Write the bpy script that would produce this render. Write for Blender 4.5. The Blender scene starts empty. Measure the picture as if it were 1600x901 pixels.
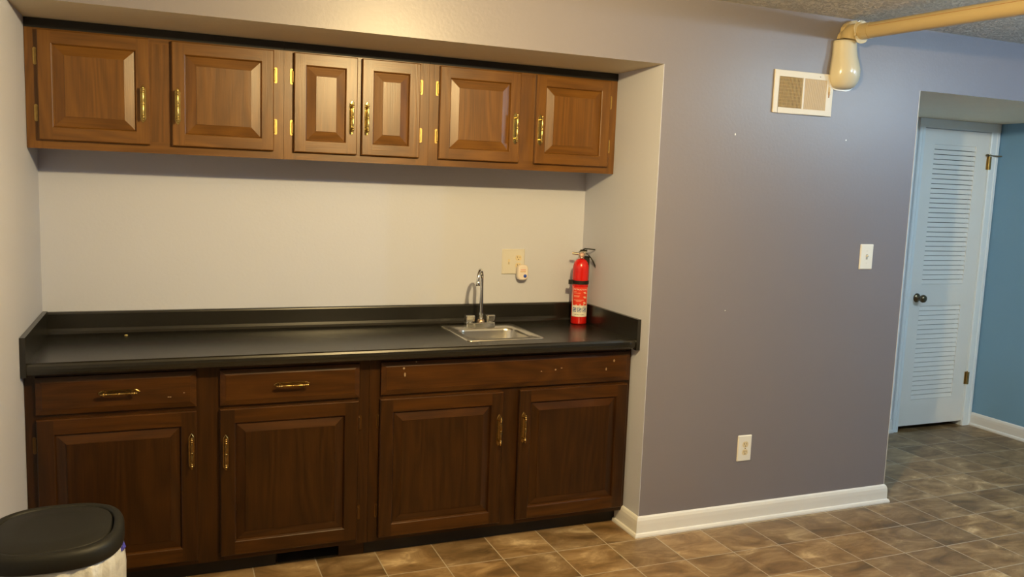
import bpy, bmesh, math, random
from mathutils import Vector, Matrix
random.seed(7)
scene = bpy.context.scene
COL = scene.collection
PI = math.pi

# ------------------------------------------------------------------ camera
CAM = Vector((0.4751, -3.2556, 1.6010))
YAW, PITCH, ROLL, FPX = -0.3927, -0.1202, 0.0370, 1318.23
f_ = Vector((math.sin(-YAW)*math.cos(PITCH), math.cos(YAW)*math.cos(PITCH), math.sin(PITCH)))
r_ = f_.cross(Vector((0, 0, 1))).normalized()
u_ = r_.cross(f_)
rt = r_*math.cos(ROLL)+u_*math.sin(ROLL)
up = -r_*math.sin(ROLL)+u_*math.cos(ROLL)
cd = bpy.data.cameras.new('camera'); cam = bpy.data.objects.new('camera', cd); COL.objects.link(cam)
cam.matrix_world = Matrix(((rt.x, up.x, -f_.x, CAM.x), (rt.y, up.y, -f_.y, CAM.y), (rt.z, up.z, -f_.z, CAM.z), (0, 0, 0, 1)))
cd.sensor_fit = 'HORIZONTAL'; cd.sensor_width = 36; cd.lens = FPX/1600*36
cd.clip_start = .02; cd.clip_end = 50
scene.camera = cam

# ------------------------------------------------------------------ light
w = bpy.data.worlds.new('world'); scene.world = w; w.use_nodes = True
w.node_tree.nodes['Background'].inputs[0].default_value = (.6, .7, .9, 1)
w.node_tree.nodes['Background'].inputs[1].default_value = .02
def lamp(name, loc, col, power, rad):
    l = bpy.data.lights.new(name, 'POINT'); l.color = col; l.energy = power; l.shadow_soft_size = rad
    o = bpy.data.objects.new(name, l); o.location = loc; COL.objects.link(o); return o
lamp('warm_ceiling_lamp', (1.62, -1.58, 2.285), (1.0, .742, .35), 178, .03)    # the warm bulb over the counter
lamp('cool_unseen_lamp', (4.16, -1.50, 2.30), (.62, .86, 1.0), 27, .035)       # daylight bulb beyond the pipe
lamp('cool_unseen_lamp', (5.35, -1.90, 2.29), (.66, .86, 1.0), 70, .035)  # added fill lamp, brightens the door recess; no bulb known there
vs = scene.view_settings
vs.view_transform = 'Standard'; vs.look = 'None'; vs.exposure = 0.0; vs.gamma = 1; vs.use_curve_mapping = False

# ------------------------------------------------------------------ dimensions
W, D = 2.504, .695            # alcove
HS, CEIL = 2.157, 2.4545      # underside of header, ceiling
XR, D2, XB = 4.0155, 1.0147, 5.90
YCAB, YB = .404, .143
ZC0, ZCT = 1.679, .8755
YBACK = -4.4

# ------------------------------------------------------------------ materials
def mat(name, col, rough=.5, metal=0, spec=.5, coat=0, bump=None, var=None, trans=0):
    m = bpy.data.materials.new(name); m.use_nodes = True
    nt = m.node_tree; b = nt.nodes['Principled BSDF']
    b.inputs['Base Color'].default_value = (*col, 1); b.inputs['Roughness'].default_value = rough
    b.inputs['Metallic'].default_value = metal; b.inputs['Specular IOR Level'].default_value = spec
    b.inputs['Coat Weight'].default_value = coat
    if bump or var:
        tc = nt.nodes.new('ShaderNodeTexCoord')
    if bump:
        sc, st, dist = bump
        n = nt.nodes.new('ShaderNodeTexNoise'); n.inputs['Scale'].default_value = sc; n.inputs['Detail'].default_value = 4
        bp = nt.nodes.new('ShaderNodeBump'); bp.inputs['Strength'].default_value = st; bp.inputs['Distance'].default_value = dist
        nt.links.new(tc.outputs['Object'], n.inputs['Vector']); nt.links.new(n.outputs[0], bp.inputs['Height'])
        nt.links.new(bp.outputs[0], b.inputs['Normal'])
    if var:
        sc, amt = var
        n = nt.nodes.new('ShaderNodeTexNoise'); n.inputs['Scale'].default_value = sc; n.inputs['Detail'].default_value = 5
        mx = nt.nodes.new('ShaderNodeMix'); mx.data_type = 'RGBA'
        mx.inputs['A'].default_value = (*[c*(1-amt) for c in col], 1); mx.inputs['B'].default_value = (*[min(1, c*(1+amt)) for c in col], 1)
        nt.links.new(tc.outputs['Object'], n.inputs['Vector']); nt.links.new(n.outputs[0], mx.inputs['Factor'])
        nt.links.new(mx.outputs['Result'], b.inputs['Base Color'])
    return m

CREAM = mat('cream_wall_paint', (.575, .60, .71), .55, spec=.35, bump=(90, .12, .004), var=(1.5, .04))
CREAM_DIM = mat('cream_wall_paint_dimmed_left', (.49, .495, .545), .55, spec=.35, bump=(90, .12, .004), var=(1.5, .04))  # same cream paint, the left wall's dimmer light put into its colour
SOFFIT = mat('beige_soffit_paint', (.62, .55, .40), .6, bump=(40, .2, .006), var=(3, .05))
LINTEL = mat('beige_textured_soffit', (.86, .78, .60), .6, bump=(30, .5, .01), var=(3, .08))
PURPLE = mat('grey_purple_satin_paint', (.200, .184, .212), .39, spec=.5, bump=(70, .10, .004), var=(1.2, .03))
BLUE = mat('teal_blue_wall_paint', (.19, .37, .56), .5, bump=(70, .12, .004), var=(1.5, .05))
TRIM_W = mat('white_trim_enamel', (.80, .80, .80), .35, var=(8, .02))
TRIM_B = mat('pale_blue_trim_enamel', (.85, .92, .97), .38, var=(6, .03))
DOORW = mat('white_door_enamel', (.88, .88, .86), .4, var=(5, .03))
PLASTIC = mat('white_plastic', (.80, .79, .75), .35)
IVORY = mat('ivory_plastic', (.70, .60, .40), .4)
CREAMPL = mat('cream_wall_plate_plastic', (.66, .64, .60), .4)
HINGEM = mat('worn_brass', (.42, .29, .10), .42, metal=1, var=(80, .3))
AGED = mat('aged_brass', (.34, .22, .075), .25, metal=1, var=(80, .35))
BRASS = mat('polished_brass', (.52, .39, .14), .27, metal=1, var=(60, .15))
DARKBRASS = mat('dark_antique_brass', (.20, .16, .10), .28, metal=1)
CHROME = mat('chrome', (.72, .74, .76), .12, metal=1)
STEEL = mat('brushed_stainless_steel', (.62, .60, .56), .27, metal=1, bump=(120, .05, .001))
BLACK = mat('black_laminate', (.011, .010, .008), .27, spec=.62, bump=(260, .05, .001), var=(14, .25))
BLKPL = mat('black_plastic', (.010, .010, .008), .55, spec=.3, bump=(200, .15, .001))
DARK = mat('dark_void', (.006, .006, .006), .8)
TOPSHADE = mat('black_shade_strip', (.010, .008, .006), .6)
TOEB = mat('black_painted_toe_board', (.012, .009, .007), .6)
RED = mat('red_enamel', (.62, .010, .006), .22, coat=.4)
LABELR = mat('orange_red_label', (.72, .04, .012), .4)
LABELW = mat('white_label', (.78, .76, .70), .4)
LABELB = mat('blue_pictogram_ink', (.10, .16, .35), .5)
INK = mat('black_ink', (.03, .03, .03), .5)
PINKINK = mat('pink_print', (.62, .22, .17), .5)
ORANGEINK = mat('tan_print', (.66, .42, .22), .5)
BLUEPL = mat('blue_plastic', (.02, .08, .55), .25)
BEIGEP = mat('beige_painted_metal', (.47, .36, .185), .32, var=(10, .06))
BOOTP = mat('cream_gloss_pvc', (.62, .56, .42), .2, coat=.3, var=(5, .04))
VENTW = mat('cream_vent_enamel', (.66, .59, .47), .4)
VENTB = mat('tan_dusty_louver_enamel', (.55, .41, .22), .45)
VENTG = mat('dusty_brass_slats', (.48, .36, .18), .5)
BAG = mat('white_bin_liner_film', (.50, .50, .49), .3, bump=(30, .6, .01))
DRAWSTR = mat('blue_drawstring', (.06, .06, .45), .4)
CRUMB = mat('yellow_crumb', (.75, .60, .20), .6)
RUST = mat('rust_stain', (.35, .16, .05), .7)
GAUGE = mat('gauge_face', (.70, .45, .38), .25, spec=.6)

def plaster_ceiling():
    m = bpy.data.materials.new('stomped_plaster_ceiling'); m.use_nodes = True; nt = m.node_tree; b = nt.nodes['Principled BSDF']
    b.inputs['Base Color'].default_value = (.80, .76, .68, 1); b.inputs['Roughness'].default_value = .45
    tc = nt.nodes.new('ShaderNodeTexCoord')
    n = nt.nodes.new('ShaderNodeTexNoise'); n.inputs['Scale'].default_value = 42; n.inputs['Detail'].default_value = 7; n.inputs['Roughness'].default_value = .62
    n.inputs['Distortion'].default_value = 1.2
    r = nt.nodes.new('ShaderNodeValToRGB'); r.color_ramp.elements[0].position = .47; r.color_ramp.elements[1].position = .56
    bp = nt.nodes.new('ShaderNodeBump'); bp.inputs['Strength'].default_value = 1; bp.inputs['Distance'].default_value = .02
    nt.links.new(tc.outputs['Object'], n.inputs['Vector']); nt.links.new(n.outputs[0], r.inputs[0]); nt.links.new(r.outputs[0], bp.inputs['Height'])
    nt.links.new(bp.outputs[0], b.inputs['Normal']); return m
PLASTER = plaster_ceiling()

def wood(name, horiz, dark, mid, light):
    m = bpy.data.materials.new(name); m.use_nodes = True; nt = m.node_tree; L = nt.links.new; N = nt.nodes.new
    b = nt.nodes['Principled BSDF']
    tc = N('ShaderNodeTexCoord'); oi = N('ShaderNodeObjectInfo'); off = N('ShaderNodeVectorMath'); off.operation = 'ADD'
    mul = N('ShaderNodeMath'); mul.operation = 'MULTIPLY'; mul.inputs[1].default_value = 17.3
    L(oi.outputs['Random'], mul.inputs[0]); L(tc.outputs['Object'], off.inputs[0]); L(mul.outputs[0], off.inputs[1])
    mp = N('ShaderNodeMapping'); mp.inputs['Scale'].default_value = (.13, 1, 1) if horiz else (1, 1, .13)
    L(off.outputs[0], mp.inputs['Vector'])
    n1 = N('ShaderNodeTexNoise'); n1.inputs['Scale'].default_value = 5; n1.inputs['Detail'].default_value = 2; n1.inputs['Distortion'].default_value = .25
    L(mp.outputs[0], n1.inputs['Vector'])
    k = N('ShaderNodeMath'); k.operation = 'MULTIPLY'; k.inputs[1].default_value = 13; L(n1.outputs[0], k.inputs[0])
    pp = N('ShaderNodeMath'); pp.operation = 'PINGPONG'; pp.inputs[1].default_value = .5; L(k.outputs[0], pp.inputs[0])
    mp2 = N('ShaderNodeMapping'); mp2.inputs['Scale'].default_value = (.035, 1, 1) if horiz else (1, 1, .035)
    L(off.outputs[0], mp2.inputs['Vector'])
    n2 = N('ShaderNodeTexNoise'); n2.inputs['Scale'].default_value = 190; n2.inputs['Detail'].default_value = 3; L(mp2.outputs[0], n2.inputs['Vector'])
    n3 = N('ShaderNodeTexNoise'); n3.inputs['Scale'].default_value = 3.2; n3.inputs['Detail'].default_value = 3; L(off.outputs[0], n3.inputs['Vector'])
    s1 = N('ShaderNodeMath'); s1.operation = 'MULTIPLY_ADD'; s1.inputs[1].default_value = .6; L(pp.outputs[0], s1.inputs[0])
    s2 = N('ShaderNodeMath'); s2.operation = 'MULTIPLY'; s2.inputs[1].default_value = .55; L(n2.outputs[0], s2.inputs[0]); L(s2.outputs[0], s1.inputs[2])
    s3 = N('ShaderNodeMath'); s3.operation = 'MULTIPLY_ADD'; s3.inputs[1].default_value = .45; L(n3.outputs[0], s3.inputs[0]); L(s1.outputs[0], s3.inputs[2])
    r = N('ShaderNodeValToRGB'); e = r.color_ramp.elements
    e[0].position = .44; e[0].color = (*dark, 1); e[1].position = .98; e[1].color = (*light, 1)
    c = r.color_ramp.elements.new(.68); c.color = (*mid, 1)
    L(s3.outputs[0], r.inputs[0]); L(r.outputs[0], b.inputs['Base Color'])
    b.inputs['Roughness'].default_value = .36; b.inputs['Specular IOR Level'].default_value = .5
    if 'dark' in name: b.inputs['Specular IOR Level'].default_value = .35
    bp = N('ShaderNodeBump'); bp.inputs['Strength'].default_value = .18; bp.inputs['Distance'].default_value = .002
    L(s1.outputs[0], bp.inputs['Height']); L(bp.outputs[0], b.inputs['Normal'])
    return m
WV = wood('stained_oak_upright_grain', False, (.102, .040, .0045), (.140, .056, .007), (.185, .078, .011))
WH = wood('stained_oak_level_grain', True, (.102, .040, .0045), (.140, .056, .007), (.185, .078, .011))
LV = wood('dark_oak_upright_grain', False, (.020, .0068, .0006), (.031, .0105, .001), (.048, .0165, .002))  # same oak as the uppers, weaker light low down put into its colour
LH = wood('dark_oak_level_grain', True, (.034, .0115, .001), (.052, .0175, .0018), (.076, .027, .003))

def floor_mat():
    m = bpy.data.materials.new('stone_look_vinyl_tile'); m.use_nodes = True; nt = m.node_tree; L = nt.links.new; N = nt.nodes.new
    b = nt.nodes['Principled BSDF']; b.inputs['Roughness'].default_value = .42
    tc = N('ShaderNodeTexCoord'); sep = N('ShaderNodeSeparateXYZ'); L(tc.outputs['Object'], sep.inputs[0])
    def M(op, a, bv=None, c=None):
        n = N('ShaderNodeMath'); n.operation = op
        for i, x in enumerate((a, bv, c)):
            if x is None: continue
            if isinstance(x, (int, float)): n.inputs[i].default_value = x
            else: L(x, n.inputs[i])
        return n.outputs[0]
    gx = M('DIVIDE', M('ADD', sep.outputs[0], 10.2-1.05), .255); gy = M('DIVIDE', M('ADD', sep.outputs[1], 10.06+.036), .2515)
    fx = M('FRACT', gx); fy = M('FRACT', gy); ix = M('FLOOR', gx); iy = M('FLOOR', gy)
    ex = M('MINIMUM', fx, M('SUBTRACT', 1, fx)); ey = M('MINIMUM', fy, M('SUBTRACT', 1, fy)); e = M('MINIMUM', ex, ey)
    grout = M('LESS_THAN', e, .0085)
    cid = N('ShaderNodeCombineXYZ'); L(ix, cid.inputs[0]); L(iy, cid.inputs[1])
    wn = N('ShaderNodeTexWhiteNoise'); wn.noise_dimensions = '2D'; L(cid.outputs[0], wn.inputs['Vector'])
    offs = N('ShaderNodeVectorMath'); offs.operation = 'MULTIPLY_ADD'; offs.inputs[1].default_value = (9, 9, 9); L(wn.outputs['Color'], offs.inputs[0]); L(tc.outputs['Object'], offs.inputs[2])
    mp = N('ShaderNodeMapping'); mp.inputs['Rotation'].default_value = (0, 0, .6); mp.inputs['Scale'].default_value = (1, 1.9, 1); L(offs.outputs[0], mp.inputs[0])
    n1 = N('ShaderNodeTexNoise'); n1.inputs['Scale'].default_value = 5; n1.inputs['Detail'].default_value = 7; n1.inputs['Roughness'].default_value = .64; n1.inputs['Distortion'].default_value = .6
    L(mp.outputs[0], n1.inputs['Vector'])
    r = N('ShaderNodeValToRGB'); el = r.color_ramp.elements
    el[0].position = .32; el[0].color = (.115, .066, .026, 1); el[1].position = .72; el[1].color = (.56, .41, .225, 1)
    q = el.new(.46); q.color = (.21, .122, .048, 1); q = el.new(.60); q.color = (.32, .207, .098, 1)
    L(n1.outputs[0], r.inputs[0])
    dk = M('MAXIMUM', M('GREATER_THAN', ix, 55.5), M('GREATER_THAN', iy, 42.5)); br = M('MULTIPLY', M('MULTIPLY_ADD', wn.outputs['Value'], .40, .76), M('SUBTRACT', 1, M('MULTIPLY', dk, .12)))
    vm = N('ShaderNodeVectorMath'); vm.operation = 'SCALE'; L(r.outputs[0], vm.inputs[0]); L(br, vm.inputs['Scale'])
    mx = N('ShaderNodeMix'); mx.data_type = 'RGBA'; L(grout, mx.inputs['Factor']); L(vm.outputs[0], mx.inputs['A']); mx.inputs['B'].default_value = (.42, .36, .27, 1)
    L(mx.outputs['Result'], b.inputs['Base Color'])
    bp = N('ShaderNodeBump'); bp.inputs['Strength'].default_value = .25; bp.inputs['Distance'].default_value = .002; L(n1.outputs[0], bp.inputs['Height']); L(bp.outputs[0], b.inputs['Normal'])
    return m
FLOORM = floor_mat()

def add_spots(m, pts, col):
    nt = m.node_tree; b = nt.nodes['Principled BSDF']; tc = nt.nodes.new('ShaderNodeTexCoord'); prev = b.inputs['Base Color'].links[0].from_socket
    for x, y, z, r, el in pts:
        sc = nt.nodes.new('ShaderNodeVectorMath'); sc.operation = 'MULTIPLY'; sc.inputs[1].default_value = (1, 1, el); nt.links.new(tc.outputs['Object'], sc.inputs[0])
        d = nt.nodes.new('ShaderNodeVectorMath'); d.operation = 'DISTANCE'; d.inputs[1].default_value = (x, y, z*el); nt.links.new(sc.outputs[0], d.inputs[0])
        l = nt.nodes.new('ShaderNodeMath'); l.operation = 'LESS_THAN'; l.inputs[1].default_value = r; nt.links.new(d.outputs['Value'], l.inputs[0])
        mx = nt.nodes.new('ShaderNodeMix'); mx.data_type = 'RGBA'; mx.inputs['B'].default_value = (*col, 1)
        nt.links.new(l.outputs[0], mx.inputs['Factor']); nt.links.new(prev, mx.inputs['A']); prev = mx.outputs['Result']
    nt.links.new(prev, b.inputs['Base Color'])
LHF = LH.copy(); LHF.name = 'shaded_dark_oak_scuffed_front'
add_spots(LHF, [(.095, -.019, .112, .0045, 1), (.100, -.019, .085, .0035, .4), (.150, -.012, .136, .003, 1), (.73, -.019, .068, .004, 2.2), (.80, -.019, .072, .004, 1), (.83, -.019, .078, .0045, 2), (1.10, -.019, .10, .0045, .7), (1.06, -.019, .062, .0035, .5)], (.34, .25, .15))
LHD = LH.copy(); LHD.name = 'shaded_dark_oak_chipped_front'
add_spots(LHD, [(.445, -.019, .045, .0035, 2.4), (.452, -.019, .0445, .0035, 2.4), (.50, -.019, .058, .003, 2)], (.45, .36, .24))
add_spots(PURPLE, [(2.915, 0, 1.058, .0032, 1.4), (3.561, 0, 1.885, .0038, 1), (2.905, 0, 1.876, .003, .6)], (.75, .74, .72))
# ------------------------------------------------------------------ mesh helpers
class MB:
    def __init__(s): s.v = []; s.f = []; s.m = []; s.sm = []
    def add(s, vs, fs, mi=0, smooth=False, M=None):
        o = len(s.v)
        for p in vs:
            p = Vector(p)
            if M is not None: p = M @ p
            s.v.append(p)
        for q in fs: s.f.append([i+o for i in q]); s.m.append(mi); s.sm.append(smooth)
        return s
    def box(s, x0, x1, y0, y1, z0, z1, mi=0, M=None):
        vs = [(x0, y0, z0), (x1, y0, z0), (x1, y1, z0), (x0, y1, z0), (x0, y0, z1), (x1, y0, z1), (x1, y1, z1), (x0, y1, z1)]
        return s.add(vs, [(0, 3, 2, 1), (4, 5, 6, 7), (0, 1, 5, 4), (1, 2, 6, 5), (2, 3, 7, 6), (3, 0, 4, 7)], mi, False, M)
    def loft(s, loops, mi=0, smooth=True, cap0=True, cap1=True, M=None, closed=True):
        n = len(loops[0]); vs = [p for l in loops for p in l]; fs = []
        for k in range(len(loops)-1):
            for i in range(n if closed else n-1):
                j = (i+1) % n; fs.append((k*n+i, k*n+j, (k+1)*n+j, (k+1)*n+i))
        s.add(vs, fs, mi, smooth, M)
        if cap0: s.add(loops[0], [tuple(reversed(range(n)))], mi, False, M)
        if cap1: s.add(loops[-1], [tuple(range(n))], mi, False, M)
        return s
    def lathe(s, prof, n=32, mi=0, M=None, cap0=True, cap1=True):
        return s.loft([[(r*math.cos(2*PI*i/n), r*math.sin(2*PI*i/n), z) for i in range(n)] for r, z in prof], mi, True, cap0, cap1, M)
    def tube(s, pts, r, n=16, mi=0, cap=True):
        pts = [Vector(p) for p in pts]; rs = r if isinstance(r, (list, tuple)) else [r]*len(pts)
        t0 = (pts[1]-pts[0]).normalized(); a = t0.orthogonal().normalized(); loops = []
        for i, p in enumerate(pts):
            t = (pts[min(i+1, len(pts)-1)]-pts[max(i-1, 0)]).normalized()
            a = (a-t*a.dot(t)).normalized(); b = t.cross(a)
            loops.append([p+(a*math.cos(2*PI*k/n)+b*math.sin(2*PI*k/n))*rs[i] for k in range(n)])
        return s.loft(loops, mi, True, cap, cap)
    def build(s, name, mats, parent=None, loc=None, bevel=0, weld=False, fixn=True):
        me = bpy.data.meshes.new(name); me.from_pydata([tuple(p) for p in s.v], [], s.f)
        for m in (mats if isinstance(mats, (list, tuple)) else [mats]): me.materials.append(m)
        for p, mi, sm in zip(me.polygons, s.m, s.sm): p.material_index = mi; p.use_smooth = sm
        bm = bmesh.new(); bm.from_mesh(me)
        if weld: bmesh.ops.remove_doubles(bm, verts=bm.verts, dist=1e-5)
        if fixn: bmesh.ops.recalc_face_normals(bm, faces=bm.faces)
        bm.to_mesh(me); bm.free()
        o = bpy.data.objects.new(name, me); COL.objects.link(o)
        if parent: o.parent = parent
        if loc: o.location = loc
        if bevel:
            bv = o.modifiers.new('bevel', 'BEVEL'); bv.width = bevel; bv.segments = 2; bv.limit_method = 'ANGLE'; bv.angle_limit = .7; bv.harden_normals = False
        return o
def thing(name, label, cat, loc=(0, 0, 0), group=None):
    o = bpy.data.objects.new(name, None); o.empty_display_size = .05; COL.objects.link(o); o.location = loc
    return tag(o, label, cat, group)
def tag(o, label, cat, group=None):
    o['label'] = label; o['category'] = cat
    if group: o['group'] = group
    return o
def struct(o, label=None, cat=None):
    o['kind'] = 'structure'
    if label: o['label'] = label
    if cat: o['category'] = cat
    return o
def rrect(x0, x1, y0, y1, r, z, n=6):
    out = []
    for cx, cy, a0 in ((x1-r, y1-r, 0), (x0+r, y1-r, PI/2), (x0+r, y0+r, PI), (x1-r, y0+r, 3*PI/2)):
        for k in range(n+1):
            a = a0+PI/2*k/n; out.append((cx+r*math.cos(a), cy+r*math.sin(a), z))
    return out
def superel(cx, cy, a, b, z, e=3.0, n=56, tilt=0):
    out = []
    for k in range(n):
        t = 2*PI*k/n; c, s = math.cos(t), math.sin(t)
        out.append((cx+a*math.copysign(abs(c)**(2/e), c), cy+b*math.copysign(abs(s)**(2/e), s), z))
    return out
def RX(a): return Matrix.Rotation(a, 4, 'X')
def RY(a): return Matrix.Rotation(a, 4, 'Y')
def RZ(a): return Matrix.Rotation(a, 4, 'Z')
def T(*p): return Matrix.Translation(Vector(p))

def sweep(path, prof):
    """profile (offset from wall, z) swept along a plan path, mitred; offset goes to the right of travel."""
    pts = [Vector((p[0], p[1])) for p in path]; loops = []
    for i, p in enumerate(pts):
        def nrm(a, b): d = (b-a).normalized(); return Vector((d.y, -d.x))
        if i == 0: n = nrm(pts[0], pts[1]); k = 1
        elif i == len(pts)-1: n = nrm(pts[-2], pts[-1]); k = 1
        else:
            n1 = nrm(pts[i-1], p); n2 = nrm(p, pts[i+1]); n = (n1+n2).normalized(); k = 1/n.dot(n1)
        loops.append([(p.x+n.x*o*k, p.y+n.y*o*k, z) for o, z in prof])
    mb = MB(); mb.loft(loops, 0, False); return mb

# ------------------------------------------------------------------ room shell
t = .1
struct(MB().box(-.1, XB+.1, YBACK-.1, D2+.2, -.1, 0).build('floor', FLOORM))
struct(MB().box(-.1, XB+.1, YBACK-.1, D2+.2, CEIL, CEIL+.1).build('ceiling', PLASTER))
struct(MB().box(-.1, 0, YBACK-.1, D2+.2, 0, CEIL).build('wall_left', CREAM_DIM))
struct(MB().box(XB, XB+.1, YBACK-.1, D2+.2, 0, CEIL).build('wall_right', BLUE))
struct(MB().box(0, XB, YBACK-.1, YBACK, 0, CEIL).build('wall_rear', mat('dark_unseen_rear_wall', (.10, .065, .04), .5, var=(3, .2))))  # unseen wall; its dark finish is invented to cut bounced light
struct(MB().box(0, W, D, D+.1, 0, HS).build('wall_back', CREAM))
mb = MB()
def wallblock(x0, x1, y0, y1, z0, z1, front, left, right, bottom):
    vs = [(x0, y0, z0), (x1, y0, z0), (x1, y1, z0), (x0, y1, z0), (x0, y0, z1), (x1, y0, z1), (x1, y1, z1), (x0, y1, z1)]
    for fc, mi in (((0, 3, 2, 1), bottom), ((4, 5, 6, 7), 0), ((0, 1, 5, 4), front), ((1, 2, 6, 5), right), ((2, 3, 7, 6), 0), ((3, 0, 4, 7), left)):
        mb.add(vs, [fc], mi)
wallblock(0, W, 0, D2, HS, CEIL, 0, 0, 0, 2)
wallblock(W, XR, 0, D2, 0, CEIL, 0, 1, 0, 0)
wallblock(XR, XB, 0, D2, HS, CEIL, 0, 0, 0, 3)
struct(mb.build('wall_front', [PURPLE, CREAM, SOFFIT, LINTEL], fixn=False))
# corner bead: thin worn cream edge along the alcove opening
cb = MB(); cb.box(W-.0006, W+.0016, -.0012, .002, .096, HS-.0005)
struct(cb.build('trim_1', CREAM))
cb = MB(); cb.box(XR-.0016, XR+.0006, -.0012, .002, .096, HS-.0005)
struct(cb.build('trim_2', TRIM_W))
# wall at the end of the recess with the door opening
mb = MB(); DX0, DX1, DZ1 = 5.197, 5.808, 2.092
mb.box(XR, DX0-.012, D2, D2+.1, 0, HS+.05); mb.box(DX0-.012, DX1+.012, D2, D2+.1, DZ1+.012, HS+.05); mb.box(DX1+.012, XB, D2, D2+.1, 0, HS+.05)
struct(mb.build('wall_recess', TRIM_B))
# dark closet volume behind the door
mb = MB(); mb.box(DX0-.1, DX1+.09, D2+.16, D2+.2, 0, DZ1+.1)
struct(mb.build('wall_closet', DARK))
# baseboards
BBP = [(0, 0), (.026, 0), (.0265, .008), (.0225, .017), (.0155, .0205), (.0150, .060), (.0135, .078), (.009, .0905), (.004, .0955), (0, .0960)]
struct(sweep([(W, YB+.055), (W, 0), (XR, 0), (XR, D2), (5.134, D2)], BBP).build('baseboard_front', TRIM_W))
struct(sweep([(XB, D2-.014), (XB, YBACK)], BBP).build('baseboard_right', TRIM_W))
# door casing: moulded legs and head
def leg_prof(x0, x1, z0, z1, flip=False):
    m = MB(); wd = x1-x0
    ps = [(0, 0), (0, -.012), (.06, -.016), (.30, -.016), (.36, -.0115), (.44, -.0115), (.50, -.0150), (.90, -.0135), (1, -.009), (1, 0)]
    if flip: ps = [(1-a, b) for a, b in ps]
    m.loft([[(x0+a*wd, D2+b, z) for a, b in ps] for z in (z0, z1)], 0, False)
    return m
m1 = leg_prof(5.136, DX0-.004, 0, DZ1+.005)
m1.v += []; o = m1.build('trim_3', TRIM_B); struct(o)
struct(leg_prof(DX1+.006, XB-.004, 0, DZ1+.005, True).build('trim_4', TRIM_B))
mb = MB(); mb.box(5.136, XB-.004, D2-.014, D2, DZ1+.005, HS-.001)
struct(mb.build('trim_5', TRIM_B))
mb = MB(); mb.box(DX0-.012, DX0-.003, D2, D2+.1, 0, DZ1+.003); mb.box(DX1+.003, DX1+.012, D2, D2+.1, 0, DZ1+.003); mb.box(DX0-.012, DX1+.012, D2, D2+.1, DZ1+.003, DZ1+.012)
struct(mb.build('trim_6', TRIM_B))

# louvered door
LX0, LX1 = 5.297-DX0, 5.689-DX0; DWd = DX1-DX0; TH = .034
door = thing('door_1', 'white louvered closet door in pale blue casing at the recess end', 'door', (DX0, D2, 0)); door['kind'] = 'structure'
mb = MB(); Z0 = .036
rows = [(.220, .884), (1.036, 1.990)]
mb.box(0, LX0, 0, TH, Z0, DZ1); mb.box(LX1, DWd, 0, TH, Z0, DZ1)
mb.box(LX0, LX1, 0, TH, Z0, rows[0][0]); mb.box(LX0, LX1, 0, TH, rows[0][1], rows[1][0]); mb.box(LX0, LX1, 0, TH, rows[1][1], DZ1)
mb.build('door_leaf', DOORW, door)
for z0, z1 in rows:
    n = round((z1-z0)/.0327); p = (z1-z0)/n; sl = MB()
    for i in range(n):
        z = z0+i*p+.0015
        ps = [(.0005, z), (.0065, z), (.0125, z+p-.0040), (.0065, z+p-.0040)]
        if i == n-1: ps = [(.0005, z), (.0065, z), (.0180, z+p-.0015), (.0100, z+p-.0015)]
        sl.loft([[(x, y, zz) for y, zz in ps] for x in (LX0, LX1)], 0, False)
    sl.build('louver_panel', DOORW, door)
kn = MB(); kn.lathe([(.0, 0), (.031, 0), (.031, .004), (.024, .010), (.012, .012), (.010, .030), (.014, .036), (.024, .044), (.0275, .055), (.024, .066), (.013, .071), (0, .072)], 32, 0, T(.066, 0, .943) @ RX(PI/2))
kn.build('door_knob', DARKBRASS, door)
def door_hinge(z, m):
    h = MB(); h.box(DWd-.010, DWd+.004, -.0035, .0, z-.045, z+.045); h.tube([(DWd+.006, -.008, z-.045), (DWd+.006, -.008, z+.045)], .0060, 12)
    h.box(DWd+.0065, DWd+.017, -.0185, -.0165, z-.045, z+.045)
    h.lathe([(.004, 0), (.0045, .003), (0, .006)], 10, 0, T(DWd+.006, -.008, z+.045)); return h.build('hinge', m, door)
door_hinge(1.885, HINGEM); door_hinge(.352, HINGEM)
hs = MB(); hs.tube([(DWd-.018, -.012, 1.938), (DWd+.030, -.022, 1.936), (DWd+.075, -.050, 1.934)], .0045, 10)
hs.tube([(DWd-.020, -.004, 1.938), (DWd-.018, -.016, 1.938)], .008, 12); hs.tube([(DWd+.006, -.008, 1.932), (DWd+.006, -.008, 1.946)], .010, 12)
hs.build('hinge_pin_stop', DARKBRASS, door)

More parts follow.
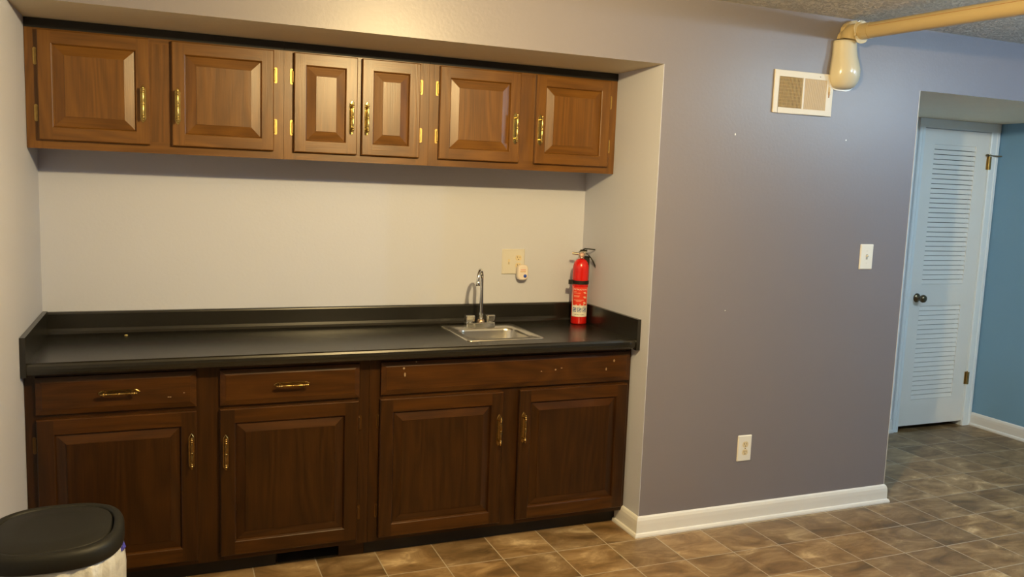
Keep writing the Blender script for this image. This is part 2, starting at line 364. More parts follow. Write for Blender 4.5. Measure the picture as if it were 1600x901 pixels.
# ------------------------------------------------------------------ cabinet hardware
def handle_mesh():
    m = MB(); h = .073
    out = []
    for zs, sgn in ((1, 1), (-1, -1)):
        pass
    half = [(.0105, -.052), (.0105, .052), (.0090, .060), (.0050, .066), (0, h)]
    poly = [(x, z) for x, z in half] + [(-x, z) for x, z in half[::-1][1:]] 
    poly = [(.0105, -.052), (.0105, .052), (.0092, .059), (.0055, .065), (0, h), (-.0055, .065), (-.0092, .059), (-.0105, .052), (-.0105, -.052), (-.0092, -.059), (-.0055, -.065), (0, -h), (.0055, -.065), (.0092, -.059)]
    m.loft([[(x, 0, z) for x, z in poly], [(x, -.0012, z) for x, z in poly], [(x*.86, -.0026, z*.965) for x, z in poly]], 0, False)
    for s in (-1, 1): m.tube([(0, -.001, s*.046), (0, -.024, s*.046)], .0042, 12)
    prof = []
    def bead(z, r, w):
        return [(.0040, z-w), (r*.85, z-w*.6), (r, z), (r*.85, z+w*.6), (.0040, z+w)]
    prof = [(0, -.064), (.0035, -.063), (.0050, -.060), (.0035, -.0565)] + bead(-.052, .0066, .004) + bead(-.044, .0058, .003) + [(.0038, -.039), (.0046, -.036), (.0048, -.006)] + bead(0, .0062, .004) + [(.0048, .006), (.0046, .036), (.0038, .039)] + bead(.044, .0058, .003) + bead(.052, .0066, .004) + [(.0035, .0565), (.0050, .060), (.0035, .063), (0, .064)]
    m.lathe(prof, 16, 0, T(0, -.026, 0)); return m
HM = handle_mesh().build('handle', BRASS); HMESH = HM.data; HMESH2 = HMESH.copy(); HMESH2.materials[0] = AGED; bpy.data.objects.remove(HM)
hm = MB()
poly = [(.0062*math.cos(a), .026+.006*math.sin(a)) for a in [PI*k/8 for k in range(9)]] + [(-.0062*math.cos(a), -.026-.006*math.sin(a)) for a in [PI*k/8 for k in range(9)]]
hm.loft([[(x, 0, z) for x, z in poly], [(x, -.0018, z) for x, z in poly]], 0, False)
hm.tube([(.0045, -.003, -.022), (.0045, -.003, .022)], .0036, 10)
hm.tube([(.0045, -.003, -.026), (.0045, -.003, -.022)], [.0015, .003], 10); hm.tube([(.0045, -.003, .022), (.0045, -.003, .026)], [.003, .0015], 10)
HG = hm.build('hinge', HINGEM); HGM = HG.data; HGM2 = HGM.copy(); HGM2.materials[0] = mat('bronze_hinge', (.16, .09, .035), .4, metal=1); bpy.data.objects.remove(HG)
def put(mesh, name, parent, loc, rot=(0, 0, 0), sx=1):
    o = bpy.data.objects.new(name, mesh); COL.objects.link(o); o.parent = parent; o.location = loc; o.rotation_euler = rot; o.scale = (sx, 1, 1); return o

def raised_door(w, h, mats, parent, loc, stile=.047, bev=.036, th=.019):
    """origin at lower left of the back face; front towards -y; slots 0 upright, 1 level grain."""
    m = MB(); F = -th; e = .0035
    def ring(i, y): return [(i, y, i), (w-i, y, i), (w-i, y, h-i), (i, y, h-i)]
    def band(a, b):
        for k in range(4):
            j = (k+1) % 4; m.add([a[k], a[j], b[j], b[k]], [(0, 1, 2, 3)], 1 if k in (0, 2) else 0)
    m.add(ring(0, 0), [(3, 2, 1, 0)], 0)
    band(ring(0, 0), ring(0, F+e)); band(ring(0, F+e), ring(e, F))
    s = stile
    m.add([(e, F, e), (s, F, e), (s, F, h-e), (e, F, h-e)], [(0, 1, 2, 3)], 0)
    m.add([(w-s, F, e), (w-e, F, e), (w-e, F, h-e), (w-s, F, h-e)], [(0, 1, 2, 3)], 0)
    m.add([(s, F, e), (w-s, F, e), (w-s, F, s), (s, F, s)], [(0, 1, 2, 3)], 1)
    m.add([(s, F, h-s), (w-s, F, h-s), (w-s, F, h-e), (s, F, h-e)], [(0, 1, 2, 3)], 1)
    band(ring(s, F), ring(s+.0025, F+.0015)); band(ring(s+.0025, F+.0015), ring(s+.005, F+.0065)); band(ring(s+.005, F+.0065), ring(s+.0065, F+.0095))
    a = s+.0065; b_ = a+bev
    band(ring(a, F+.0095), ring(b_, F+.0015)); band(ring(b_, F+.0015), ring(b_+.0006, F-.0004))
    m.add(ring(b_+.0006, F-.0004), [(0, 1, 2, 3)], 0)
    return m.build('door', mats, parent, loc, fixn=False)
def drawer_front(name, w, h, mats, parent, loc, th=.019, bev=.021):
    m = MB()
    def ring(i, y): return [(i, y, i), (w-i, y, i), (w-i, y, h-i), (i, y, h-i)]
    R = [ring(0, 0), ring(0, -th+.0095), ring(.0015, -th+.0075), ring(bev, -th+.0012), ring(bev+.001, -th)]
    m.add(R[0], [(3, 2, 1, 0)], 1)
    for a, b in zip(R, R[1:]):
        for k in range(4):
            j = (k+1) % 4; m.add([a[k], a[j], b[j], b[k]], [(0, 1, 2, 3)], 1)
    m.add(R[-1], [(0, 1, 2, 3)], 1)
    return m.build(name, mats, parent, loc, fixn=False)

# ------------------------------------------------------------------ upper cabinets
U = [('wall_cabinet', .0015, .9375, 'left unit of the hung oak cabinets with two broad doors, against left wall', [(.043, .427, 'L'), (.507, .896, 'R')], (.427, .507)),
     ('wall_cabinet', .9385, 1.5615, 'middle unit of the hung oak cabinets with two narrow doors set close together', [(.977, 1.2405, 'L'), (1.2605, 1.517, 'R')], (1.2405, 1.2605)),
     ('wall_cabinet', 1.5625, W-.0015, 'right unit of the hung oak cabinets with two doors, above the sink', [(1.606, 1.993, 'L'), (2.072, 2.460, 'R')], (1.993, 2.072))]
DZ0, DZ1u = 1.711, 2.116
for name, x0, x1, lab, doors, ms in U:
    c = thing(name, lab, 'cabinet', (x0, YCAB, ZC0), 'oak cabinets hung under the header'); w = x1-x0; H = HS-.001-ZC0
    m = MB(); m.box(0, .016, .019, D-.001-YCAB, .012, H); m.box(w-.016, w, .019, D-.001-YCAB, .012, H); m.box(.016, w-.016, .019, D-.001-YCAB, .012, .026); m.box(.016, w-.016, .019, D-.001-YCAB, H-.014, H); m.box(.016, w-.016, D-.012-YCAB, D-.001-YCAB, .026, H-.014)
    m.build('cabinet_body', WV, c)
    m = MB(); st = doors[0][0]-x0+.012; er = x1-doors[1][1]+.012
    m.box(0, st, 0, .019, 0, H, 0); m.box(w-er, w, 0, .019, 0, H, 0)
    m.box(st, w-er, 0, .019, 0, .044, 1); m.box(st, w-er, 0, .019, H-.055, H, 1); m.box(ms[0]-x0-.01, ms[1]-x0+.01, 0, .019, .044, H-.055, 0)
    m.build('face_frame', [WV, WH], c)
    MB().box(0, w, -.003, -.0005, 2.1215-ZC0, H).build('top_shade_strip', TOPSHADE, c)  # added black strip, paints the header's shade along the top rail
    for i, (a, b, hs_) in enumerate(doors):
        d = raised_door(b-a, DZ1u-DZ0, [WV, WH], c, (a-x0, -.0008, DZ0-ZC0))
        hx = (b-a)-.024 if hs_ == 'L' else .021
        put(HMESH, 'handle', d, (hx, -.019, 1.866-DZ0))
        for hz in (2.018, 1.810):
            if hs_ == 'L': put(HGM, 'hinge', d, (-.0085, -.0002, hz-DZ0))
            else: put(HGM, 'hinge', d, (b-a+.0085, -.0002, hz-DZ0), (0, PI, 0))

# ------------------------------------------------------------------ base cabinets
B0 = .075; HB = ZCT-B0-.001
def base(x0, x1, lab, stiles, doors, drawers):
    c = thing('base_cabinet', lab, 'cabinet', (x0, YB, 0), 'oak base cabinets under the black counter'); w = x1-x0
    m = MB(); dz = D-.001-YB
    m.box(0, .016, .019, dz, B0, B0+HB); m.box(w-.016, w, .019, dz, B0, B0+HB); m.box(.016, w-.016, .019, dz, B0+.002, B0+.016); m.box(.016, w-.016, dz-.012, dz, B0+.016, B0+HB)
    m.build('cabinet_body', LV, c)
    m = MB()
    for a, b in stiles: m.box(a-x0, b-x0, 0, .019, B0, B0+HB, 0)
    for (a, b), (a2, b2) in zip(stiles, stiles[1:]):
        for z0, z1 in ((B0, .110), (.685, .730), (.838, B0+HB)): m.box(b-x0, a2-x0, 0, .019, z0, z1, 1)
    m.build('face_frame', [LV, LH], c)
    for a, b, z0, z1, hs_, hz in doors:
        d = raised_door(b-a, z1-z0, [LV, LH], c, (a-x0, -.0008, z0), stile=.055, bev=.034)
        put(HMESH2, 'handle', d, ((b-a)-.020 if hs_ == 'L' else .021, -.019, hz-z0))
        for q in (.603, .213):
            if x1 > W-.01 and hs_ == 'R': continue
            if hs_ == 'L': put(HGM2, 'hinge', d, (-.0085, -.0002, q-z0))
            else: put(HGM2, 'hinge', d, (b-a+.0085, -.0002, q-z0), (0, PI, 0))
    for a, b, z0, z1, hx in drawers:
        d = drawer_front('drawer' if hx else 'false_drawer_front', b-a, z1-z0, [LV, LHF if not hx else (LHD if a < .1 else LH)], c, (a-x0, -.0008, z0))
        if hx: put(HMESH2, 'handle', d, (hx-a, -.019, (z1-z0)/2+.002), (0, PI/2, 0))
    return c
XS = 1.2565
cL = base(.0015, XS-.0005, 'left oak base cabinet with two drawers over two doors, behind the black bin', [(.0015, .055), (.570, .680), (1.200, XS-.0005)],
     [(.037, .581, .096, .699, 'L', .540), (.665, 1.2095, .098, .698, 'R', .525)], [(.036, .581, .716, .857, .311), (.666, 1.213, .711, .854, .938)])
cR = base(XS+.0005, W-.0015, 'right oak base cabinet with a long blank drawer front over two doors, under the sink', [(XS+.0005, 1.315), (1.845, 1.945), (2.475, W-.0015)],
     [(1.300, 1.856, .094, .698, 'L', .527), (1.933, 2.484, .098, .700, 'R', .530)], [(1.3025, 2.491, .715, .856, None)])
TY = .203-YB
m = MB(); m.box(0, .885, TY, TY+.016, .001, B0-.001); m.box(.885, 1.145, TY, TY+.016, .056, B0-.001); m.build('toe_board', TOEB, cL)
m = MB(); m.box(.885, 1.145, TY+.03, TY+.034, .001, .056)
for i in range(6): m.add([(.895, TY+.006, .008+i*.008), (1.14, TY+.006, .008+i*.008), (1.14, TY+.026, .012+i*.008), (.895, TY+.026, .012+i*.008)], [(0, 1, 2, 3)])
m.build('toe_vent', mat('dusty_grey_grille', (.035, .03, .025), .7), cL)
MB().box(1.146, 1.2535, TY-.004, TY+.012, .001, B0-.001).build('toe_block', LH, cL)
MB().box(0, W-.0015-XS-.0005, TY, TY+.016, .001, B0-.001).build('toe_board', TOEB, cR)

# ------------------------------------------------------------------ countertop
ct = thing('countertop', 'long black laminate countertop with raised splash on three sides', 'countertop', (0, 0, 0))
prof = [(.090, .8762), (.079, .878), (.0755, .886), (.075, .897), (.0765, .908), (.081, .9155), (.088, .9190), (.096, .9190), (.105, .9160), (.116, .9150), (.30, .9150), (.50, .9150), (.638, .9150), (.652, .9162), (.662, .9205), (.669, .930), (.672, .942), (.673, 1.003), (.6745, 1.0085), (.678, 1.0110), (.6945, 1.0115), (.6945, .8762)]
SP = .019
m = MB(); m.loft([[(x, y, z) for y, z in prof] for x in (SP, W-SP)], 0, False)
top = m.build('worktop', BLACK, ct)
cut = MB(); cut.loft([rrect(1.735, 2.052, .232, .515, .05, z) for z in (.85, .95)], 0, False); cut = cut.build('cutter', BLACK)
bo = top.modifiers.new('b', 'BOOLEAN'); bo.object = cut; bo.operation = 'DIFFERENCE'; bo.solver = 'EXACT'
dg = bpy.context.evaluated_depsgraph_get(); nm = bpy.data.meshes.new_from_object(top.evaluated_get(dg)); top.modifiers.clear(); top.data = nm
bpy.data.objects.remove(cut)
for x0, x1 in ((.0012, SP), (W-SP, W-.0012)):
    sp = MB(); sp.loft([[(x, .068, .870), (x, .068, 1.014), (x, .6945, 1.014), (x, .6945, .8765), (x, .11, .8765), (x, .10, .870)] for x in (x0, x1)], 0, False)
    sp.build('side_splash', BLACK, ct, bevel=.0018)

# ------------------------------------------------------------------ sink and faucet
ZT = .9153
sk = thing('bar_sink', 'small square stainless steel sink set into black counter', 'sink', (1.89, .40, ZT))
m = MB(); sx = lambda a, b, c, d, r, z: [(x-1.89, y-.40, zz-ZT) for x, y, zz in rrect(a, b, c, d, r, z, 8)]
loops = [sx(1.7045, 2.0825, .2035, .607, .022, ZT), sx(1.7055, 2.0815, .2045, .606, .022, ZT+.0028), sx(1.709, 2.078, .208, .602, .022, ZT+.0042), sx(1.715, 2.072, .214, .597, .022, ZT+.0030),
         sx(1.742, 2.047, .240, .508, .055, ZT+.0026), sx(1.746, 2.043, .244, .504, .052, ZT-.001), sx(1.749, 2.040, .247, .501, .050, ZT-.012), sx(1.755, 2.034, .253, .495, .050, ZT-.110), sx(1.765, 2.024, .263, .485, .045, ZT-.135), sx(1.79, 2.00, .288, .46, .03, ZT-.142)]
m.loft(loops, 0, True, cap0=False, cap1=True); m.build('sink_bowl', STEEL, sk, fixn=True)
m = MB(); m.lathe([(.030, 0), (.030, .003), (.022, .004), (.018, .001), (0, .001)], 28, 0, T(.005, -.025, -.1418)); m.build('drain', CHROME, sk)
ZF = ZT+.0033
fc = thing('faucet', 'chrome gooseneck faucet with two square knobs behind the small sink', 'faucet', (1.885, .545, ZF))
m = MB()
m.loft([rrect(-.073, .073, -.024, .024, .006, 0), rrect(-.073, .073, -.024, .024, .006, .020), rrect(-.070, .070, -.021, .021, .006, .024)], 0, False)
m.build('base', CHROME, fc)
m = MB(); m.lathe([(.019, .024), (.019, .030), (.014, .036), (.012, .038)], 24, 0, T(.006, 0, 0)); m.build('collar', mat('worn_brass_collar', (.62, .45, .30), .3, metal=1), fc)
d = Vector((-.045, -.068, 0)); L_ = d.length; dn = d/L_; R_ = L_/2
pts = [Vector((.006, 0, .037)), Vector((.006, 0, .10)), Vector((.006, 0, .16)), Vector((.006, 0, .235))]
for k in range(1, 15):
    a = PI*k/14; pts.append(Vector((.006, 0, .235))+dn*(R_-R_*math.cos(a))+Vector((0, 0, R_*1.15*math.sin(a))))
pts.append(pts[-1]+Vector((dn.x*.001, dn.y*.001, -.014)))
m = MB(); m.tube(pts, [.0105, .0098, .0088]+[.0080]*(len(pts)-3), 18); m.build('spout', CHROME, fc)
e = pts[-1]; m = MB(); m.lathe([(.0085, .010), (.0105, .008), (.0105, -.010), (.0095, -.012), (.007, -.0125)], 20, 0, T(*e)); m.build('aerator', CHROME, fc)
for s in (-1, 1):
    m = MB(); kx = s*.052
    m.lathe([(.016, .024), (.013, .030)], 20, 0, T(kx, 0, 0))
    m.loft([rrect(kx-.019, kx+.019, -.019, .019, .007, .030), rrect(kx-.021, kx+.021, -.021, .021, .008, .040), rrect(kx-.023, kx+.023, -.023, .023, .008, .054), rrect(kx-.020, kx+.020, -.020, .020, .008, .060)], 0, False)
    m.build('knob', CHROME, fc)

# ------------------------------------------------------------------ text helper
def text_mesh(body, size, m, parent, fn, name='lettering', align='CENTER'):
    cu = bpy.data.curves.new('t', 'FONT'); cu.body = body; cu.size = size; cu.align_x = align; cu.resolution_u = 3
    o = bpy.data.objects.new('t', cu); COL.objects.link(o); dg = bpy.context.evaluated_depsgraph_get(); dg.update()
    me = bpy.data.meshes.new_from_object(o.evaluated_get(dg)); bpy.data.objects.remove(o)
    bm = bmesh.new(); bm.from_mesh(me); bmesh.ops.triangulate(bm, faces=bm.faces)
    for v in bm.verts: v.co = fn(v.co.x, v.co.y)
    bm.to_mesh(me); bm.free(); me.name = name; me.materials.clear(); me.materials.append(m)
    r = bpy.data.objects.new(name, me); COL.objects.link(r); r.parent = parent; return r

# ------------------------------------------------------------------ fire extinguisher
EX = (2.438, .575, .9155)
ex = thing('fire_extinguisher', 'red fire extinguisher standing in the right rear corner of the counter', 'fire extinguisher', EX)
m = MB(); m.lathe([(0, .006), (.034, .002), (.0385, 0), (.041, .006), (.041, .280), (.0405, .290), (.0385, .302), (.0345, .314), (.028, .324), (.020, .330), (.015, .333), (.014, .344), (0, .344)], 48)
m.build('cylinder', RED, ex)
A0 = math.atan2(CAM.y-EX[1], CAM.x-EX[0])+.10         # the label faces into the room
def cyl(r, s, z): a = A0+s/.041; return Vector((r*math.cos(a), r*math.sin(a), z))
def patch(mb, s0, s1, z0, z1, r, mi=0, n=20):
    vs = []; fs = []
    for i in range(n+1):
        s = s0+(s1-s0)*i/n; vs += [cyl(r, s, z0), cyl(r, s, z1), cyl(r-.0012, s, z0), cyl(r-.0012, s, z1)]
    for i in range(n): fs.append((4*i, 4*i+4, 4*i+5, 4*i+1)); 
    for i in range(n): fs.append((4*i+1, 4*i+5, 4*i+7, 4*i+3)); fs.append((4*i, 4*i+2, 4*i+6, 4*i+4))
    fs.append((0, 1, 3, 2)); fs.append((4*n, 4*n+2, 4*n+3, 4*n+1)); mb.add(vs, fs, mi, False)
lb = MB(); patch(lb, -.047, .047, .040, .190, .0416); lab_o = lb.build('label', LABELW, ex)
lr = MB(); patch(lr, -.0425, .0415, .098, .1905, .0420); lr.build('label_panel', LABELR, lab_o)
text_mesh('INSTRUCTIONS', .0105, LABELW, lab_o, lambda x, y: cyl(.04245, x*1.0-.001, .176+y))
ln = MB()
for z, s0, s1 in ((.166, -.034, -.020), (.160, -.034, .000), (.146, -.034, -.004), (.141, -.034, -.006), (.1245, -.034, .018), (.119, -.022, .006)):
    patch(ln, s0, s1, z, z+.0018, .0424, 0, 8)
for z in (.162, .139, .111):
    patch(ln, .016, .028, z, z+.005, .0424, 0, 5); patch(ln, .020, .032, z-.004, z+.001, .0424, 0, 5)
ln.build('label_print', mat('cream_label_print', (.80, .55, .38), .5), lab_o)
lw = MB()
vs = [cyl(.0424, -.0425, .098), cyl(.0424, .010, .098), cyl(.0424, .008, .101), cyl(.0424, -.002, .104), cyl(.0424, -.020, .103), cyl(.0424, -.0425, .107)]
for a, b, c, dd in ((-.0425, -.02, .107, .103), (-.02, 0, .103, .106), (0, .02, .106, .109), (.0, .010, .098, .098)):
    lw.add([cyl(.0424, a, .098), cyl(.0424, b, .098), cyl(.0424, b, dd if dd > .098 else .0985), cyl(.0424, a, c)], [(0, 1, 2, 3)])
lw.build('label_hose_drawing', LABELW, lab_o)
pi_ = MB()
for s in (-.028, -.002, .024):
    patch(pi_, s-.010, s+.010, .064, .0665, .0421, 0, 4); patch(pi_, s-.010, s-.007, .0665, .088, .0421, 0, 2); patch(pi_, s+.007, s+.010, .0665, .086, .0421, 0, 2)
    patch(pi_, s-.007, s+.009, .083, .086, .0421, 0, 3); patch(pi_, s-.005, s+.002, .069, .077, .0421, 0, 3); patch(pi_, s-.001, s+.006, .075, .081, .0421, 0, 3)
patch(pi_, -.006, -.001, .0895, .0915, .0421, 0, 2); patch(pi_, .017, .028, .0895, .0915, .0421, 0, 2)
pi_.build('label_pictograms', LABELB, lab_o)
text_mesh('FIRST ALERT', .0075, INK, lab_o, lambda x, y: cyl(.0421, x+.004, .0485+y), 'logo_lettering')
lg = MB(); lg.add([cyl(.0421, -.026, .051), cyl(.0421, -.0225, .0475), cyl(.0421, -.019, .051), cyl(.0421, -.0225, .0545)], [(0, 1, 2, 3)]); lg.build('logo_mark', INK, lab_o)
# strap bracket
m = MB(); n = 48
def ringz(r, z): return [(r*math.cos(2*PI*i/n), r*math.sin(2*PI*i/n), z) for i in range(n)]
m.loft([ringz(.0412, .205), ringz(.0435, .205), ringz(.0435, .224), ringz(.0412, .224), ringz(.0412, .205)], 0, False, False, False)
cv = A0-PI/2
m.box(-.0625, -.040, -.014, -.004, .203, .226, 0, RZ(A0+PI/2+.15)); m.build('strap', BLKPL, ex)
m = MB(); m.box(.014, .044, .012, .030, .225, .345, 0, RZ(A0+PI/2)); m.build('bracket', BLKPL, ex)
# valve head; local frame: X to the right in the photo, -Y to the camera
MH = RZ(A0+PI/2)
m = MB(); m.loft([[(x, y, z) for x, y, z in rrect(-.013, .013, -.013, .013, .006, zz)] for zz in (.334, .352)], 0, False, M=MH)
m.box(-.012, .022, -.008, .008, .350, .372, 0, MH); m.build('valve', mat('bare_aluminium', (.55, .50, .46), .3, metal=1), ex)
m = MB(); m.lathe([(0, 0), (.0165, 0), (.0165, .010), (.0150, .012), (.0145, .0105)], 28, 0, MH @ T(-.001, -.014, .353) @ RX(PI/2), cap1=False); gb = m.build('gauge', CHROME, ex)
m = MB(); m.lathe([(0, .0104), (.0145, .0106), (0, .0108)], 28, 0, MH @ T(-.001, -.014, .353) @ RX(PI/2)); m.build('gauge_face', GAUGE, gb)
m = MB(); m.tube([MH @ Vector((-.010, 0, .358)), MH @ Vector((-.047, 0, .360))], [.0055, .0062], 16); m.tube([MH @ Vector((-.047, 0, .360)), MH @ Vector((-.0475, 0, .360))], [.0062, .003], 16)
m.build('nozzle', mat('tarnished_nozzle_metal', (.42, .34, .27), .3, metal=1), ex)
def strip(pts, hw, th, M):
    mb = MB(); loops = []
    for i, (x, z) in enumerate(pts):
        a = Vector((pts[min(i+1, len(pts)-1)][0]-pts[max(i-1, 0)][0], pts[min(i+1, len(pts)-1)][1]-pts[max(i-1, 0)][1])).normalized()
        nx, nz = -a.y*th/2, a.x*th/2
        loops.append([(x+nx, -hw, z+nz), (x+nx, hw, z+nz), (x-nx, hw, z-nz), (x-nx, -hw, z-nz)])
    mb.loft(loops, 0, False, M=M); return mb
m = strip([(-.012, .368), (.002, .377), (.016, .385), (.040, .384), (.068, .382)], .008, .005, MH); m.box(-.006, .028, -.007, .007, .370, .380, 0, MH); m.build('squeeze_lever', BLKPL, ex)
m = strip([(.014, .370), (.030, .358), (.046, .342), (.060, .322), (.071, .300), (.076, .288)], .0075, .006, MH); m.build('carry_handle', BLKPL, ex)
m = MB(); m.tube([MH @ Vector((.012, -.012, .362)), MH @ Vector((.026, -.012, .372)), MH @ Vector((.034, -.012, .362)), MH @ Vector((.028, -.012, .350))], .0018, 8); m.build('safety_pin', CHROME, ex)

# ------------------------------------------------------------------ wall plates
def outlet_face(mb, cx, cz, y, mi_face, mi_dark):
    pl = [(cx+.0165*math.cos(2*PI*k/24), max(-.0140, min(.0140, .0165*math.sin(2*PI*k/24)))+cz) for k in range(24)]
    mb.loft([[(x, y, z) for x, z in pl], [(x, y-.0015, z) for x, z in pl]], mi_face, False)
    yy = y-.0017
    for a, b, c, d_ in ((-.0075, -.0050, -.001, .008), (.0050, .0072, .0, .007)): mb.box(cx+a, cx+b, yy, y, cz+c, cz+d_, mi_dark)
    mb.loft([[(cx+.0028*math.cos(2*PI*k/12), q, cz-.008+.0028*math.sin(2*PI*k/12)) for k in range(12)] for q in (y, yy)], mi_dark, False)
def plate(mb, w, h, mi=0, th=.006):
    def rr(i, y): return [(x, y, z) for x, z, _ in rrect(-w/2+i, w/2-i, -h/2+i, h/2-i, .004, 0, 3)]
    mb.loft([rr(0, 0), rr(0, -th*.4), rr(.004, -th)], mi, False); return mb
p = thing('wall_plate', 'cream double plate with toggle switch and outlet above the counter', 'outlet plate', (2.112, D, 1.2225))
plate(MB(), .124, .128).build('plate', CREAMPL, p)
m = MB(); m.box(-.030, -.020, -.0066, -.006, -.013, .013, 1); m.box(-.0275, -.0225, -.016, -.006, -.010, -.001, 0, None); m.build('toggle_switch', [CREAMPL, IVORY], p)
for dz in (.0195, -.0195):
    m = MB(); outlet_face(m, .027, dz, -.006, 0, 1); m.build('outlet', [IVORY, INK], p)
pf = thing('plug_in_freshener', 'white plug-in unit with blue button on the cream double plate', 'plug-in', (2.1525, D-.0085, 1.170))
def rr2(w, h, r, y, dz=0): return [(x, y, z+dz) for x, z, _ in rrect(-w/2, w/2, -h/2, h/2, r, 0, 6)]
m = MB(); m.loft([rr2(.050, .070, .018, -.001), rr2(.056, .077, .020, -.006), rr2(.058, .079, .021, -.026), rr2(.054, .075, .019, -.032), rr2(.046, .067, .017, -.034)], 0, True); m.build('housing', mat('warm_white_plastic', (.80, .72, .66), .3), pf)
m = MB(); m.box(-.014, .014, -.0345, -.034, .013, .016, 0); m.build('print_line', PINKINK, pf)
m = MB(); m.box(-.016, .014, -.0345, -.034, .003, .007, 0); m.build('print_line', ORANGEINK, pf)
m = MB(); m.lathe([(0, 0), (.0085, 0), (.0085, .003), (.006, .005), (0, .0055)], 24, 0, T(.010, -.0335, -.017) @ RX(PI/2)); m.build('button', BLUEPL, pf)

p = thing('light_switch', 'white toggle switch plate on the purple wall near its right end', 'light switch', (3.7525, 0, 1.314))
plate(MB(), .084, .128).build('plate', PLASTIC, p)
m = MB(); m.box(-.0055, .0055, -.0068, -.006, -.013, .013, 1); m.loft([[(-.004, -.006, -.002), (.004, -.006, -.002), (.004, -.006, .009), (-.004, -.006, .009)], [(-.003, -.018, .006), (.003, -.018, .006), (.003, -.018, .012), (-.003, -.018, .012)]], 0, False)
m.build('toggle', [PLASTIC, mat('grey_slot', (.35, .35, .33), .5)], p)
for dz in (.030, -.030):
    m = MB(); m.lathe([(.003, 0), (.003, .0012), (0, .0016)], 12, 0, T(0, -.0058, dz) @ RX(PI/2)); m.build('screw', PLASTIC, p)
p = thing('wall_outlet', 'white duplex outlet low on the purple wall above its baseboard', 'outlet', (3.081, 0, .3755))
plate(MB(), .081, .130).build('plate', PLASTIC, p)
for dz in (.0195, -.0195):
    m = MB(); outlet_face(m, .002, dz, -.006, 0, 1); m.build('outlet', [IVORY, INK], p)
m = MB(); m.lathe([(.003, 0), (.003, .0012), (0, .0016)], 12, 0, T(.002, -.0058, 0) @ RX(PI/2)); m.build('screw', BRASS, p)

# ------------------------------------------------------------------ vent register
v = thing('wall_vent', 'cream wall register high on the purple wall, left half open and right half shut', 'vent', (3.274, 0, 2.0875)); v.rotation_euler = (0, math.radians(.0), 0)
VW, VH = .348, .196
m = MB(); ix0, ix1, iz0, iz1 = -.147, .135, -.072, .069
for a, b, c, d_ in ((-VW/2, ix0, -VH/2, VH/2), (ix1, VW/2, -VH/2, VH/2), (ix0, ix1, -VH/2, iz0), (ix0, ix1, iz1, VH/2), (-.008, .004, iz0, iz1)): m.box(a, b, -.008, -.001, c, d_)
m.build('frame', VENTW, v, bevel=.0012, weld=True)
MB().box(ix0, ix1, -.0022, -.0012, iz0, iz1).build('duct_shadow_plate', DARK, v)
m = MB(); n = 17
for i in range(n):
    x = ix0+.003+i*(-.008-ix0-.004)/n; m.box(x, x+.0024, -.0075, -.0035, iz0, iz1)
for k in range(9):
    z = iz0+.008+k*.0157; m.box(ix0, -.008, -.0045, -.0030, z, z+.0016)
m.build('open_louvers', VENTG, v)
m = MB(); m.box(.004, ix1, -.0040, -.0024, iz0, iz1)
for i in range(24):
    x = .006+i*(ix1-.008)/24; m.box(x, x+.0035, -.0072, -.0040, iz0, iz1)
m.build('closed_louvers', VENTB, v)
m = MB(); m.box(.150, .156, -.016, -.008, .004, .040); m.box(.146, .160, -.011, -.008, .020, .056); m.build('lever', VENTW, v)
m = MB(); m.box(.148, .153, -.0095, -.0081, -.010, .018); m.build('rust_patch', RUST, v)
m = MB(); m.lathe([(.003, 0), (0, .002)], 10, 0, T(.092, -.0078, .083) @ RX(PI/2)); m.build('screw', DARKBRASS, v)

# ------------------------------------------------------------------ pipe and its boot on the wall
P0 = Vector((3.522, -.030, 2.386)); dirp = Vector((.020, -.83, -.022)).normalized()
P1 = P0+dirp*(abs(YBACK+.003)-.030)/abs(dirp.y)
pp = thing('drain_pipe', 'beige painted pipe under the ceiling with glossy cream bulb-shaped boot beside the wall vent', 'pipe', tuple(P0))
m = MB(); m.tube([(0, 0, 0), P1-P0], .0355, 32); m.tube([dirp*.05+Vector((0, 0, 0)), dirp*.11], .0375, 32)
m.build('pipe_run', BEIGEP, pp)
m = MB(); sv = Vector((-.0330, 0, .0135)); m.tube([dirp*.12+sv, (P1-P0)*.97+sv], .0011, 6); m.build('seam', RUST, pp)
m = MB(); fl = []
for k in range(40):
    a = 2*PI*k/40; r = .052+.003*math.sin(3*a+.5); fl.append((r*math.cos(a), r*math.sin(a)))
MF = dirp.to_track_quat('Z', 'Y').to_matrix().to_4x4()
m.loft([[(x, y, .055+.004*math.sin(4*math.atan2(y, x))) for x, y in fl], [(x, y, .058+.004*math.sin(4*math.atan2(y, x))) for x, y in fl]], 0, False, M=MF); m.build('flange', BOOTP, pp)
o_ = Vector((3.50, 0, 2.25))-P0
def sh(m): m.v = [p+o_ for p in m.v]; return m
m = MB(); loops = []
prof = [(-.128, .022, .018, .000), (-.125, .045, .030, .000), (-.115, .062, .044, .000), (-.095, .074, .056, .000), (-.065, .080, .064, .000), (-.035, .0785, .065, .000), (-.005, .073, .060, -.002), (.025, .066, .055, -.005), (.055, .062, .052, -.008), (.085, .0615, .050, -.0085), (.095, .060, .049, -.0085), (.099, .050, .040, -.008)]
for z, a, dy, cx in prof:
    l = []
    for k in range(25):
        t_ = PI*k/24; l.append((cx-a*math.cos(t_), -.001-dy*1.25*math.sin(t_)**.8, z))
    loops.append(l)
m.loft(loops, 0, True); sh(m).build('boot_shell', BOOTP, pp)
m = MB(); loops = []
for z, a, cx in ((-.134, .030, .0), (-.128, .055, .0), (-.115, .070, 0), (-.09, .083, 0)):
    loops.append([(cx-a, -.001, z), (cx-a, -.006, z), (cx+a, -.006, z), (cx+a, -.001, z)])
m.loft(loops, 0, False); sh(m).build('boot_rim', PLASTIC, pp)
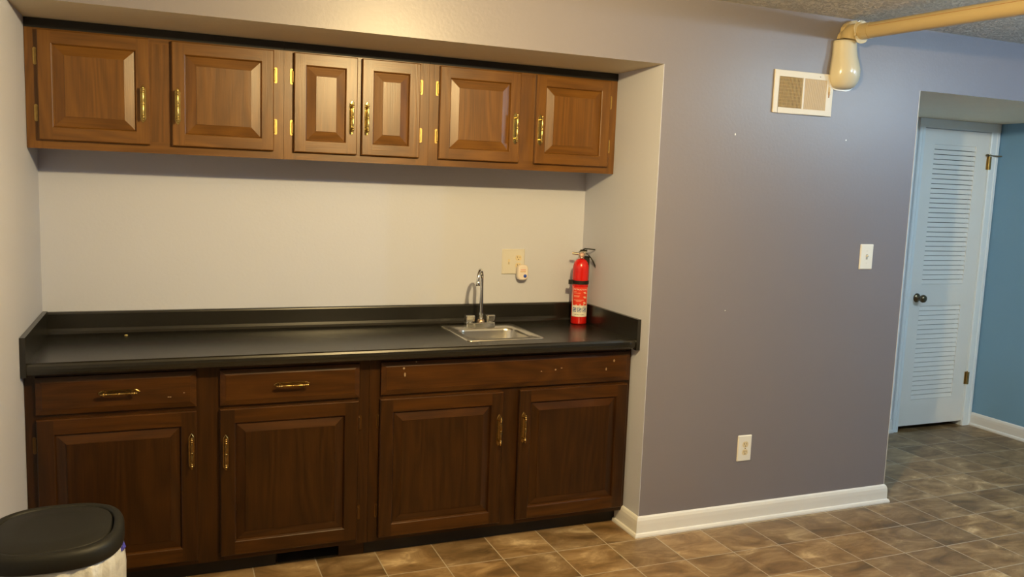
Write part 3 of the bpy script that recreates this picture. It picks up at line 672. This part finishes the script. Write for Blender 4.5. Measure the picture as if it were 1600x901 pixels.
m = MB(); pl = [(-.052, .104), (-.046, .125), (-.034, .140), (-.031, .160), (-.016, .178), (.010, .192), (.040, .198), (.046, .186), (.018, .172), (-.002, .156), (-.015, .135), (-.020, .104)]
m.loft([[(x, -.004, z) for x, z in pl], [(x+.002, -.020, z) for x, z in pl], [(x+.004, -.024, z) for x, z in pl]], 0, False); sh(m).build('torn_back_plate', BEIGEP, pp)
m = MB(); m.tube([(-.004, -.036, .101), (-.002, -.038, .118), (.008, -.048, .134), (.022, -.062, .138), (.026, -.085, .137)], [.047, .046, .043, .038, .036], 24); sh(m).build('elbow', BEIGEP, pp)
m = MB(); m.lathe([(.010, 0), (.010, .003), (.006, .006), (0, .007)], 16, 0, T(-.014, -.083, .118) @ RX(PI/2)); sh(m).build('screw', BEIGEP, pp)

# ------------------------------------------------------------------ trash can
tc_ = thing('trash_can', 'black swing-lid trash can with white liner in front of left base cabinet', 'trash can', (.191, -.795, 0))
m = MB(); LZ = .650
can = [(.115, .125, 0), (.117, .127, .01), (.150, .162, .52), (.154, .166, .60)]
m.loft([superel(0, 0, a, b, z, 3) for a, b, z in can], 0, True); m.build('bin_body', BLKPL, tc_)
m = MB(); loops = []
for a, z, amp in ((.1515, .34, .007), (.157, .37, .009), (.163, .42, .006), (.166, .50, .007), (.166, .56, .005), (.163, .597, .002), (.159, .600, .001)):
    l = []
    for k, (x, y, _) in enumerate(superel(0, 0, a, a+.012, z, 3, 96)):
        s = 1+amp/a*(math.sin(k*.9+z*9)+.8*math.sin(k*2.1-z*14)+.5*math.sin(k*.37+z*30)); l.append((x*s, y*s, z+.006*math.sin(k*.5) if z < .4 else z))
    loops.append(l)
m.loft(loops, 0, True, False, False); m.build('bin_liner', BAG, tc_)
m = MB(); m.tube([(.164, -.01, .592), (.170, -.03, .585), (.167, -.055, .590)], .006, 8); m.build('drawstring', DRAWSTR, tc_)
m = MB(); ax, ay = .172, .184
m.loft([superel(0, 0, ax-.004, ay-.004, .600, 2.7), superel(0, 0, ax, ay, .604, 2.7), superel(0, 0, ax-.001, ay-.001, .634, 2.7), superel(0, 0, ax-.006, ay-.006, .645, 2.7), superel(0, 0, ax-.014, ay-.014, .649, 2.7), superel(0, 0, ax-.024, ay-.024, .648, 2.7), superel(0, 0, ax-.027, ay-.027, .640, 2.7), superel(0, 0, ax-.029, ay-.029, .625, 2.7)], 0, True)
m.build('lid_rim', BLKPL, tc_)
m = MB(); m.loft([superel(0, 0, ax-.031, ay-.031, .630, 2.9), superel(0, 0, ax-.031, ay-.031, .643, 2.9), superel(0, 0, ax-.036, ay-.036, .647, 2.9), superel(0, 0, ax-.09, ay-.09, .649, 2.6)], 0, True)
m.build('swing_flap', BLKPL, tc_)

# ------------------------------------------------------------------ small marks
m = MB(); m.lathe([(0, 0), (.0065, .0008), (.007, .002), (.004, .0035), (0, .0038)], 12, 0, T(0, 0, 0) @ Matrix.Diagonal((1, .5, 1, 1)))
tag(m.build('crumb', CRUMB, None, (.319, .614, .9152)), 'tiny yellow crumb on the left part of the black counter', 'crumb')
